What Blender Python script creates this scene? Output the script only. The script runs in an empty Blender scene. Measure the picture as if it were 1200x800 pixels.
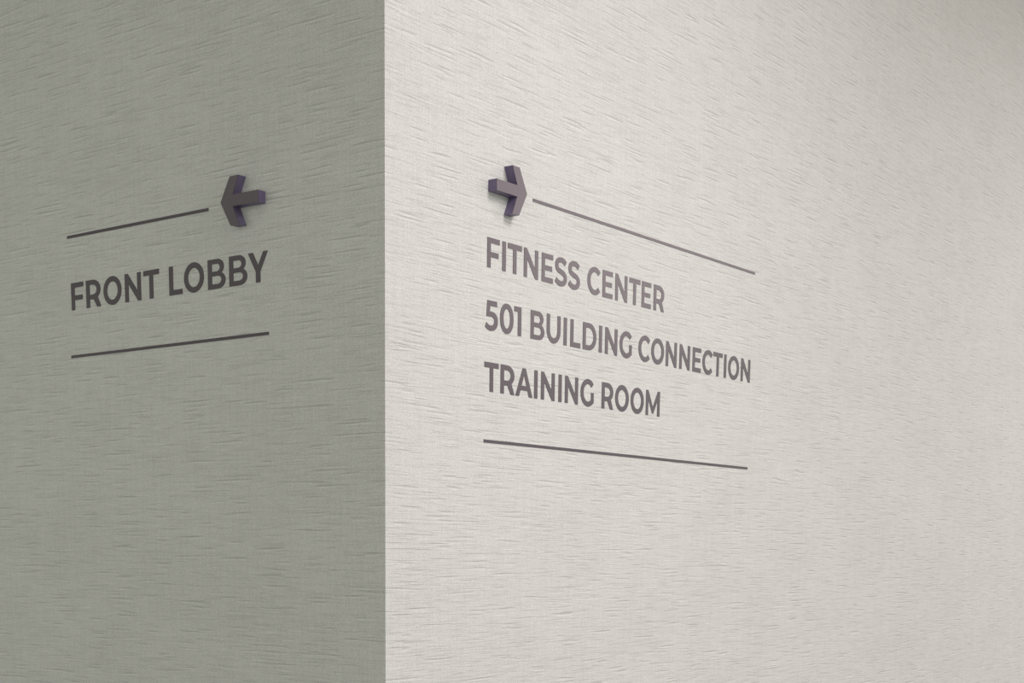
import bpy, bmesh, math
from mathutils import Matrix, Vector

scene = bpy.context.scene
COL = scene.collection
PI = math.pi

# ------------------------------------------------------------------ camera
EYE = 1.5                       # eye height, metres
S = 0.635                       # metres per survey unit (lettering caps are 38 mm tall)
CAM = Vector((-2.262424 * S, -1.926935 * S, EYE))
fwd = Vector((0.77643358, 0.60690401, -0.16975991))
rgt = Vector((0.6165793, -0.78727361, 0.00549814))
upv = rgt.cross(fwd)
cam_data = bpy.data.cameras.new('camera')
cam_data.sensor_fit = 'HORIZONTAL'
cam_data.sensor_width = 36.0
cam_data.lens = 1728.07 / 1200.0 * 36.0
cam_data.shift_x = (600.0 - 523.72) / 1200.0
cam_data.shift_y = (945.19 - 400.0) / 1200.0
cam_data.clip_start = 0.02
cam = bpy.data.objects.new('camera', cam_data)
COL.objects.link(cam)
m = Matrix.Identity(4)
for i in range(3):
    m[i][0], m[i][1], m[i][2], m[i][3] = rgt[i], upv[i], -fwd[i], CAM[i]
cam.matrix_world = m
scene.camera = cam

# ------------------------------------------------------------------ world, lights, exposure
scene.view_settings.view_transform = 'Standard'
scene.view_settings.look = 'None'
scene.view_settings.gamma = 1.0
scene.view_settings.use_curve_mapping = False
scene.view_settings.exposure = 0.0

world = bpy.data.worlds.new('hallway_ambient')
scene.world = world
world.use_nodes = True
bg = world.node_tree.nodes['Background']
bg.inputs['Color'].default_value = (0.96, 1.0, 0.90, 1.0)
bg.inputs['Strength'].default_value = 0.785


def unseen_ceiling_lamp(x, y, sx, sy, watts, colour, z=2.985):
    d = bpy.data.lights.new('unseen_ceiling_lamp', 'AREA')
    d.shape = 'RECTANGLE'
    d.size, d.size_y = sx, sy
    d.energy = watts
    d.color = colour
    o = bpy.data.objects.new('unseen_ceiling_lamp', d)
    o.location = (x, y, z)
    COL.objects.link(o)
    return o


WARM = (1.0, 0.95, 0.965)
unseen_ceiling_lamp(0.32, -1.40, 0.5, 1.0, 28.5, WARM)
unseen_ceiling_lamp(2.7, -1.5, 0.6, 1.2, 23, (1.0, 0.905, 0.925))
unseen_ceiling_lamp(5.4, -3.2, 1.2, 1.2, 115, (1.0, 0.88, 0.89))
unseen_ceiling_lamp(-0.45, -3.1, 0.6, 1.2, 57, WARM)  # unseen lamp, added to brighten the left arrow's right-facing sides
unseen_ceiling_lamp(-2.2, 2.2, 0.6, 0.6, 9, (0.95, 1.0, 0.88))

# ------------------------------------------------------------------ materials


def new_mat(name):
    mt = bpy.data.materials.new(name)
    mt.use_nodes = True
    return mt, mt.node_tree.nodes, mt.node_tree.links, mt.node_tree.nodes['Principled BSDF']


def wallcovering():
    """woven vinyl wallcovering with slubs running horizontally (object space: x along the wall, z up)"""
    mt, N, L, P = new_mat('wallcovering')
    tc = N.new('ShaderNodeTexCoord')

    def noise(sx, sz, detail, rough, dist=0.0, off=0.0, dz=0.0):
        mp = N.new('ShaderNodeMapping')
        mp.inputs['Scale'].default_value = (sx, 1.0, sz)
        mp.inputs['Location'].default_value = (off, off * 0.37, off * 1.7 + dz)
        L.new(tc.outputs['Object'], mp.inputs['Vector'])
        n = N.new('ShaderNodeTexNoise')
        n.inputs['Scale'].default_value = 1.0
        n.inputs['Detail'].default_value = detail
        n.inputs['Roughness'].default_value = rough
        n.inputs['Distortion'].default_value = dist
        L.new(mp.outputs['Vector'], n.inputs['Vector'])
        return n.outputs['Fac']

    def ramp(src, a, b, lo=0.0, hi=1.0):
        r = N.new('ShaderNodeMapRange')
        r.interpolation_type = 'SMOOTHSTEP'
        for k, v in zip(('From Min', 'From Max', 'To Min', 'To Max'), (a, b, lo, hi)):
            r.inputs[k].default_value = v
        L.new(src, r.inputs['Value'])
        return r.outputs['Result']

    def math_(op, a, b):
        n = N.new('ShaderNodeMath')
        n.operation = op
        for i, v in enumerate((a, b)):
            if isinstance(v, (int, float)):
                n.inputs[i].default_value = v
            else:
                L.new(v, n.inputs[i])
        return n.outputs[0]

    slub = ramp(noise(13, 370, 1.0, 0.45, 0.2), 0.60, 0.74)               # bold dark slubs
    fine = ramp(noise(22, 560, 2.0, 0.5, 0.2, 7.3), 0.46, 0.72)           # finer ones
    under = ramp(noise(13, 370, 1.0, 0.45, 0.2, 0.0, 0.8), 0.60, 0.74)    # lit lower edge of each slub groove, painted in as paler colour
    lite = ramp(noise(18, 420, 1.0, 0.5, 0.2, 13.1), 0.60, 0.78)          # raised pale threads
    weave = noise(540, 640, 1.0, 0.5, 0.0, 3.1)                           # weave grain
    warp = noise(420, 14, 1.0, 0.5, 0.0, 9.7)                             # upright threads
    patch = noise(5, 9, 2.0, 0.5, 0.0, 21.0)

    h = math_('ADD', math_('MULTIPLY', slub, -1.0), math_('MULTIPLY', fine, -0.5))
    h = math_('ADD', h, math_('MULTIPLY', lite, 0.6))
    h = math_('ADD', h, math_('MULTIPLY', weave, 0.45))
    h = math_('ADD', h, math_('MULTIPLY', warp, 0.25))
    bump = N.new('ShaderNodeBump')
    bump.inputs['Strength'].default_value = 0.6
    bump.inputs['Distance'].default_value = 0.0005
    L.new(h, bump.inputs['Height'])
    L.new(bump.outputs['Normal'], P.inputs['Normal'])

    # thread colour: slubs a shade darker than the ground, their lit lower edges painted paler
    t = math_('ADD', math_('MULTIPLY', slub, 0.66), math_('MULTIPLY', fine, 0.26))
    t = math_('ADD', t, math_('MULTIPLY', ramp(weave, 0.34, 0.66), 0.44))
    t = math_('ADD', t, math_('MULTIPLY', ramp(warp, 0.3, 0.7), 0.10))
    t = math_('ADD', t, math_('MULTIPLY', ramp(patch, 0.3, 0.7), 0.08))
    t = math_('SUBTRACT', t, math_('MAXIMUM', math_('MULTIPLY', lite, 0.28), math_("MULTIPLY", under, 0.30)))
    t = math_('ADD', t, 0.20)
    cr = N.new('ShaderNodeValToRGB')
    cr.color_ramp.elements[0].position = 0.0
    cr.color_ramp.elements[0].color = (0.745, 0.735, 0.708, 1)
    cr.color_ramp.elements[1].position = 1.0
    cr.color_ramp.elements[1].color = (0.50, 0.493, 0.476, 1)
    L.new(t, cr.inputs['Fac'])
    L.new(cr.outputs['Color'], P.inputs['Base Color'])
    P.inputs['Roughness'].default_value = 0.62
    P.inputs['Specular IOR Level'].default_value = 0.3
    return mt


def coated(name, rgb, rough, spec=0.5):
    """flat coat with a faint orange-peel grain"""
    mt, N, L, P = new_mat(name)
    tc = N.new('ShaderNodeTexCoord')
    n = N.new('ShaderNodeTexNoise')
    n.inputs['Scale'].default_value = 420.0
    n.inputs['Detail'].default_value = 2.0
    L.new(tc.outputs['Object'], n.inputs['Vector'])
    mx = N.new('ShaderNodeMixRGB')
    mx.inputs['Color1'].default_value = tuple(c * 0.93 for c in rgb) + (1,)
    mx.inputs['Color2'].default_value = tuple(c * 1.07 for c in rgb) + (1,)
    L.new(n.outputs['Fac'], mx.inputs['Fac'])
    L.new(mx.outputs['Color'], P.inputs['Base Color'])
    b = N.new('ShaderNodeBump')
    b.inputs['Strength'].default_value = 0.12
    b.inputs['Distance'].default_value = 0.0003
    L.new(n.outputs['Fac'], b.inputs['Height'])
    L.new(b.outputs['Normal'], P.inputs['Normal'])
    P.inputs['Roughness'].default_value = rough
    P.inputs['Specular IOR Level'].default_value = spec
    return mt


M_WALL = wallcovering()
M_VINYL = coated('taupe_vinyl', (0.065, 0.046, 0.059), 0.34)
M_FACE = coated('taupe_arrow_face', (0.092, 0.068, 0.084), 0.36)
M_PURPLE = coated('purple_acrylic', (0.150, 0.120, 0.212), 0.40)
M_CEIL = coated('ceiling_paint', (0.78, 0.77, 0.74), 0.9, 0.2)
M_CARPET = coated('floor_carpet', (0.20, 0.19, 0.18), 0.95, 0.1)

# ------------------------------------------------------------------ structure


def mesh_obj(name, verts, faces, mat, parent=None):
    me = bpy.data.meshes.new(name)
    me.from_pydata(verts, [], faces)
    me.materials.append(mat)
    o = bpy.data.objects.new(name, me)
    COL.objects.link(o)
    o.parent = parent
    return o


def box(name, lo, hi, mat):
    x0, y0, z0 = lo
    x1, y1, z1 = hi
    v = [(x0, y0, z0), (x1, y0, z0), (x1, y1, z0), (x0, y1, z0),
         (x0, y0, z1), (x1, y0, z1), (x1, y1, z1), (x0, y1, z1)]
    f = [(3, 2, 1, 0), (4, 5, 6, 7), (0, 1, 5, 4), (1, 2, 6, 5), (2, 3, 7, 6), (3, 0, 4, 7)]
    return mesh_obj(name, v, f, mat)


H = 3.0
TK = 0.12


def wall(name, length, flip):
    """wall slab with its visible face on local y = 0, mitred at the corner edge (local x = 0)"""
    e, n = (-length, -TK) if flip else (length, TK)
    q = [(0, 0), (e, 0), (e, TK), (n, TK)]
    v = [(x, y, z) for z in (0.0, H) for x, y in q]
    f = [(0, 1, 2, 3), (4, 5, 6, 7)] + [(i, (i + 1) % 4, (i + 1) % 4 + 4, i + 4) for i in range(4)]
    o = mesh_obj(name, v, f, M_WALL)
    bm = bmesh.new()
    bm.from_mesh(o.data)
    bmesh.ops.recalc_face_normals(bm, faces=bm.faces)
    bm.to_mesh(o.data)
    bm.free()
    return o


wr = wall('wall_right', 7.0, False)
wl = wall('wall_left', 6.0, True)
wl.rotation_euler = (0.0, 0.0, -PI / 2)      # local -x runs along +Y, local -y faces -X
fl = box('floor', (-4.0, -4.0, -0.1), (7.0, 6.0, 0.0), M_CARPET)
ce = box('ceiling', (-4.0, -4.0, H), (7.0, 6.0, H + 0.1), M_CEIL)
for o in (wr, wl, fl, ce):
    o['kind'] = 'structure'
wr['label'] = 'pale woven wallcovering, brightly lit wall right of the corner'
wl['label'] = 'shaded woven wallcovering, wall left of the corner'
fl['label'] = 'dark grey hallway carpet below the walls'
ce['label'] = 'plain white hallway ceiling'

# ------------------------------------------------------------------ glyph outlines (cap height 700)


def arc(cx, cy, rx, ry, a0, a1, n=18, p=2.0):
    out = []
    for i in range(n + 1):
        a = math.radians(a0 + (a1 - a0) * i / n)
        c, s = math.cos(a), math.sin(a)
        out.append((cx + rx * math.copysign(abs(c) ** (2 / p), c),
                    cy + ry * math.copysign(abs(s) ** (2 / p), s)))
    return out


def bez(p0, p1, p2, p3, n=14):
    out = []
    for i in range(n + 1):
        t = i / n
        u = 1 - t
        out.append(tuple(u ** 3 * a + 3 * u * u * t * b + 3 * u * t * t * c + t ** 3 * d
                         for a, b, c, d in zip(p0, p1, p2, p3)))
    return out


def stroke(path, half_v, half_h):
    """outline of a pen of unequal upright / level half-widths along a path"""
    a, b = [], []
    n = len(path)
    for i, (x, y) in enumerate(path):
        x0, y0 = path[max(i - 1, 0)]
        x1, y1 = path[min(i + 1, n - 1)]
        l = math.hypot(x1 - x0, y1 - y0)
        nx, ny = -(y1 - y0) / l, (x1 - x0) / l
        w = math.hypot(nx * half_v, ny * half_h)
        a.append((x + nx * w, y + ny * w))
        b.append((x - nx * w, y - ny * w))
    return a + b[::-1]


def join(*segs):
    out = []
    for s in segs:
        for q in s:
            if not out or math.hypot(q[0] - out[-1][0], q[1] - out[-1][1]) > 0.8:
                out.append(q)
    if math.hypot(out[0][0] - out[-1][0], out[0][1] - out[-1][1]) < 0.8:
        out.pop()
    return out


G = {}          # char -> (ink width, [outline, hole, ...])
G['F'] = (512, [[(0, 0), (146, 0), (146, 250), (470, 250), (470, 374), (146, 374), (146, 576), (512, 576), (512, 700), (0, 700)]])
G['E'] = (518, [[(0, 0), (518, 0), (518, 124), (144, 124), (144, 291), (472, 291), (472, 411), (144, 411), (144, 576), (512, 576), (512, 700), (0, 700)]])
G['T'] = (596, [[(223, 0), (371, 0), (371, 573), (596, 573), (596, 700), (0, 700), (0, 573), (223, 573)]])
G['L'] = (492, [[(0, 0), (492, 0), (492, 126), (148, 126), (148, 700), (0, 700)]])
G['I'] = (150, [[(0, 0), (150, 0), (150, 700), (0, 700)]])
G['N'] = (630, [[(0, 0), (143, 0), (143, 444), (506, 0), (630, 0), (630, 700), (487, 700), (487, 256), (125, 700), (0, 700)]])
G['M'] = (786, [[(0, 0), (134, 0), (134, 432), (359, 62), (424, 62), (648, 424), (648, 0), (785, 0), (786, 700), (665, 700), (395, 244), (121, 700), (0, 700)]])
G['A'] = (756, [[(0, 0), (158, 0), (220, 150), (532, 150), (594, 0), (756, 0), (444, 700), (310, 700)],
                [(268, 266), (484, 266), (376, 530)]])
G['Y'] = (670, [[(258, 0), (410, 0), (410, 248), (670, 700), (515, 700), (340, 398), (165, 700), (0, 700), (258, 250)]])
G['R'] = (600, [join([(0, 0), (0, 700)], arc(286, 453, 304, 247, 90, -52), [(600, 0), (440, 0), (301, 206), (148, 206), (148, 0)]),
                join([(148, 328), (148, 576)], arc(280, 452, 156, 124, 90, -90))])
G['B'] = (624, [join([(0, 0), (0, 700)], arc(345, 515, 228, 185, 90, -48), arc(366, 198, 258, 198, 60, -90)),
                join([(146, 412), (146, 586)], arc(330, 499, 98, 87, 90, -90)),
                join([(146, 114), (146, 302)], arc(350, 208, 128, 94, 90, -90))])
G['O'] = (724, [arc(362, 350, 362, 362, 0, 350, 35), arc(362, 350, 215, 230, 0, 348, 29)])
G['0'] = (572, [arc(286, 350, 286, 362, 0, 350, 35, 2.15), arc(286, 350, 140, 234, 0, 348, 29, 2.1)])
G['C'] = (640, [join(arc(366, 350, 366, 362, 43, 317, 34), arc(366, 350, 219, 230, 320, 40, 30))])
G['G'] = (656, [join(arc(366, 350, 366, 362, 42, 310, 34), [(656, 96), (656, 362), (518, 362), (518, 166)], arc(366, 350, 219, 230, 309, 40, 30))])
G['D'] = (674, [join([(0, 0), (0, 700)], arc(310, 350, 364, 350, 90, -90, 26)), join([(148, 126), (148, 574)], arc(304, 350, 222, 224, 90, -90, 22))])
G['U'] = (640, [join([(0, 700), (146, 700)], arc(320, 312, 174, 196, 180, 360, 22), [(494, 700), (640, 700)], arc(320, 314, 320, 326, 0, -180, 28))])
_s = join(bez((494, 566), (436, 612), (368, 645), (292, 645)), bez((292, 645), (176, 645), (78, 598), (78, 508)),
          bez((78, 508), (78, 392), (180, 378), (284, 350)), bez((284, 350), (384, 324), (486, 300), (486, 196)),
          bez((486, 196), (486, 104), (394, 55), (270, 55)), bez((270, 55), (184, 55), (100, 92), (40, 146)))
G['S'] = (562, [stroke(_s, 72, 66)])
G['5'] = (530, [join([(54, 320), (86, 700), (490, 700), (490, 576), (204, 576), (195, 444), (246, 444)],
                     bez((246, 444), (440, 444), (530, 362), (530, 226)), bez((530, 226), (530, 92), (430, -12), (236, -12)),
                     bez((236, -12), (148, -12), (58, 16), (0, 66)), [(58, 178)],
                     bez((58, 178), (104, 138), (168, 113), (234, 113)), bez((234, 113), (324, 113), (380, 154), (380, 222)),
                     bez((380, 222), (380, 290), (338, 322), (220, 322)))])
G['1'] = (313, [[(163, 0), (313, 0), (313, 700), (0, 700), (0, 577), (163, 577)]])

K = 0.06 * S / 700.0            # metres per glyph unit
VINYL = 0.0006                  # film thickness


def flat_mesh(name, contours, k, thick, mat, bevel=0.0):
    """filled outline(s) extruded towards +z, back face at z = 0"""
    cu = bpy.data.curves.new(name, 'CURVE')
    cu.dimensions = '2D'
    cu.fill_mode = 'BOTH'
    cu.extrude = thick / 2 - bevel
    cu.bevel_depth = bevel
    cu.bevel_resolution = 1
    cu.offset = -bevel
    for c in contours:
        sp = cu.splines.new('POLY')
        sp.points.add(len(c) - 1)
        for q, (x, y) in zip(sp.points, c):
            q.co = (x * k, y * k, 0, 1)
        sp.use_cyclic_u = True
    tmp = bpy.data.objects.new(name, cu)
    COL.objects.link(tmp)
    dg = bpy.context.evaluated_depsgraph_get()
    me = bpy.data.meshes.new_from_object(tmp.evaluated_get(dg))
    bpy.data.objects.remove(tmp)
    bpy.data.curves.remove(cu)
    bm = bmesh.new()
    bm.from_mesh(me)
    bmesh.ops.remove_doubles(bm, verts=bm.verts, dist=1e-6)
    bmesh.ops.translate(bm, verts=bm.verts, vec=(0, 0, thick / 2))
    bmesh.ops.recalc_face_normals(bm, faces=bm.faces)
    bm.to_mesh(me)
    bm.free()
    for p in me.polygons:
        p.use_smooth = False
    me.name = name
    me.materials.clear()
    me.materials.append(mat)
    return me


_glyphs = {}


def glyph(ch):
    if ch not in _glyphs:
        _glyphs[ch] = flat_mesh('letter', G[ch][1], K, VINYL, M_VINYL)
    return _glyphs[ch]


ROTS = {'R': (PI / 2, 0, 0), 'L': (PI / 2, 0, -PI / 2)}


def on_wall(o, side, u, z, lift=0.0):
    """place o (local x along the wall rightwards, y up, z off the wall) at survey coordinates u, z"""
    o.rotation_euler = ROTS[side]
    o.location = (u * S, -lift, EYE + z * S) if side == 'R' else (-lift, u * S, EYE + z * S)


def thing(name, side, u, z, label, cat, group=None):
    o = bpy.data.objects.new(name, None)
    o.empty_display_size = 0.05
    COL.objects.link(o)
    on_wall(o, side, u, z)
    o['label'] = label
    o['category'] = cat
    if group:
        o['group'] = group
    return o


# lettering: (side, u of the row's origin, baseline z, [(char, measured left, measured right) in glyph units], label)
ROWS = [
    ('L', 0.95763, 0.54685,
     [('F', 86, 612), ('R', 720, 1317), ('O', 1423, 2164), ('N', 2292, 2928), ('T', 3024, 3631), ('L', 4005, 4494),
      ('O', 4552, 5292), ('B', 5431, 6048), ('B', 6180, 6808), ('Y', 6844, 7508)],
     'dark taupe FRONT LOBBY lettering on the shaded left wall'),
    ('R', 0.32211, 0.58887,
     [('F', 76, 582), ('I', 692, 854), ('T', 934, 1522), ('N', 1621, 2252), ('E', 2410, 2933), ('S', 3023, 3580),
      ('S', 3640, 4210), ('C', 4563, 5211), ('E', 5323, 5845), ('N', 5983, 6603), ('T', 6703, 7307), ('E', 7389, 7903),
      ('R', 8053, 8648)],
     'taupe FITNESS CENTER lettering, top row on the bright right wall'),
    ('R', 0.32211, 0.46342,
     [('5', 9, 541), ('0', 632, 1202), ('1', 1232, 1545), ('B', 1951, 2585), ('U', 2684, 3323), ('I', 3464, 3634),
      ('L', 3792, 4290), ('D', 4398, 5072), ('I', 5196, 5365), ('N', 5515, 6157), ('G', 6271, 6929), ('C', 7290, 7925),
      ('O', 8002, 8720), ('N', 8845, 9465), ('N', 9646, 10260), ('E', 10434, 10949), ('C', 11064, 11666),
      ('T', 11732, 12314), ('I', 12432, 12579), ('O', 12710, 13435), ('N', 13565, 14199)],
     'taupe 501 BUILDING CONNECTION lettering, longest and middle row on the right wall'),
    ('R', 0.32211, 0.33796,
     [('T', -2, 599), ('R', 681, 1280), ('A', 1328, 2080), ('I', 2151, 2310), ('N', 2466, 3098), ('I', 3276, 3430),
      ('N', 3591, 4212), ('G', 4346, 4996), ('R', 5421, 5996), ('O', 6113, 6827), ('O', 6943, 7655), ('M', 7780, 8566)],
     'taupe TRAINING ROOM lettering, lowest row on the bright right wall'),
]
for side, u0, zb, chars, label in ROWS:
    t = thing('wall_lettering', side, u0, zb, label, 'lettering')
    for ch, a, b in chars:
        o = bpy.data.objects.new('letter', glyph(ch))
        COL.objects.link(o)
        o.parent = t
        o.location = (((a + b) / 2 - G[ch][0] / 2) * K, 0, 0)

# vinyl rules above and below the lettering
TH = 0.0063 * S
RULES = [
    ('L', 0.95763, 0.48640, 0.70831, 'dark rule left of the left wall arrow, above FRONT LOBBY'),
    ('L', 0.95763, 0.31402, 0.44399, 'dark rule under the FRONT LOBBY lettering on the left wall'),
    ('R', 0.49114, 1.54541, 0.75050, 'grey rule running right from the right wall arrow, above FITNESS CENTER'),
    ('R', 0.32211, 1.54541, 0.23504, 'dark taupe rule under TRAINING ROOM on the right wall'),
]
for side, ua, ub, z, label in RULES:
    w = abs(ub - ua) * S
    me = flat_mesh('sign_rule', [[(0, -TH / 2), (w, -TH / 2), (w, TH / 2), (0, TH / 2)]], 1.0, VINYL, M_VINYL)
    o = bpy.data.objects.new('sign_rule', me)
    COL.objects.link(o)
    on_wall(o, side, ua, z)
    o['label'] = label
    o['category'] = 'line'

# raised arrows: purple body with a thin taupe face
AL, AO, AI, AN, AH, AS = 0.1085, 0.0805, 0.0555, 0.0728, 0.0478, 0.0113
half = [(0, AS), (AN, AS), (AI, AH), (AO, AH)]
outline = half + [(AL, 0)] + [(x, -y) for x, y in half[::-1]]
outline_l = [(AL - x, y) for x, y in outline]
DEPTH = 0.0222 * S
FACE = 0.0009
for side, u0, zc, pts, label in (
        ('L', 0.3185 + AL, 0.7098, outline_l, 'purple sided arrow pointing left, raised on the shaded left wall'),
        ('R', 0.3302, 0.7498, outline, 'purple sided arrow pointing right, raised on the bright right wall')):
    t = thing('raised_arrow', side, u0, zc, label, 'arrow', None)
    body = bpy.data.objects.new('arrow_body', flat_mesh('arrow_body', [pts], S, DEPTH - FACE, M_PURPLE))
    face = bpy.data.objects.new('arrow_face', flat_mesh('arrow_face', [pts], S, FACE, M_FACE))
    for o in (body, face):
        COL.objects.link(o)
        o.parent = t
    face.location = (0, 0, DEPTH - FACE)
    body['label'] = 'purple sides'
    face['label'] = 'taupe front face'
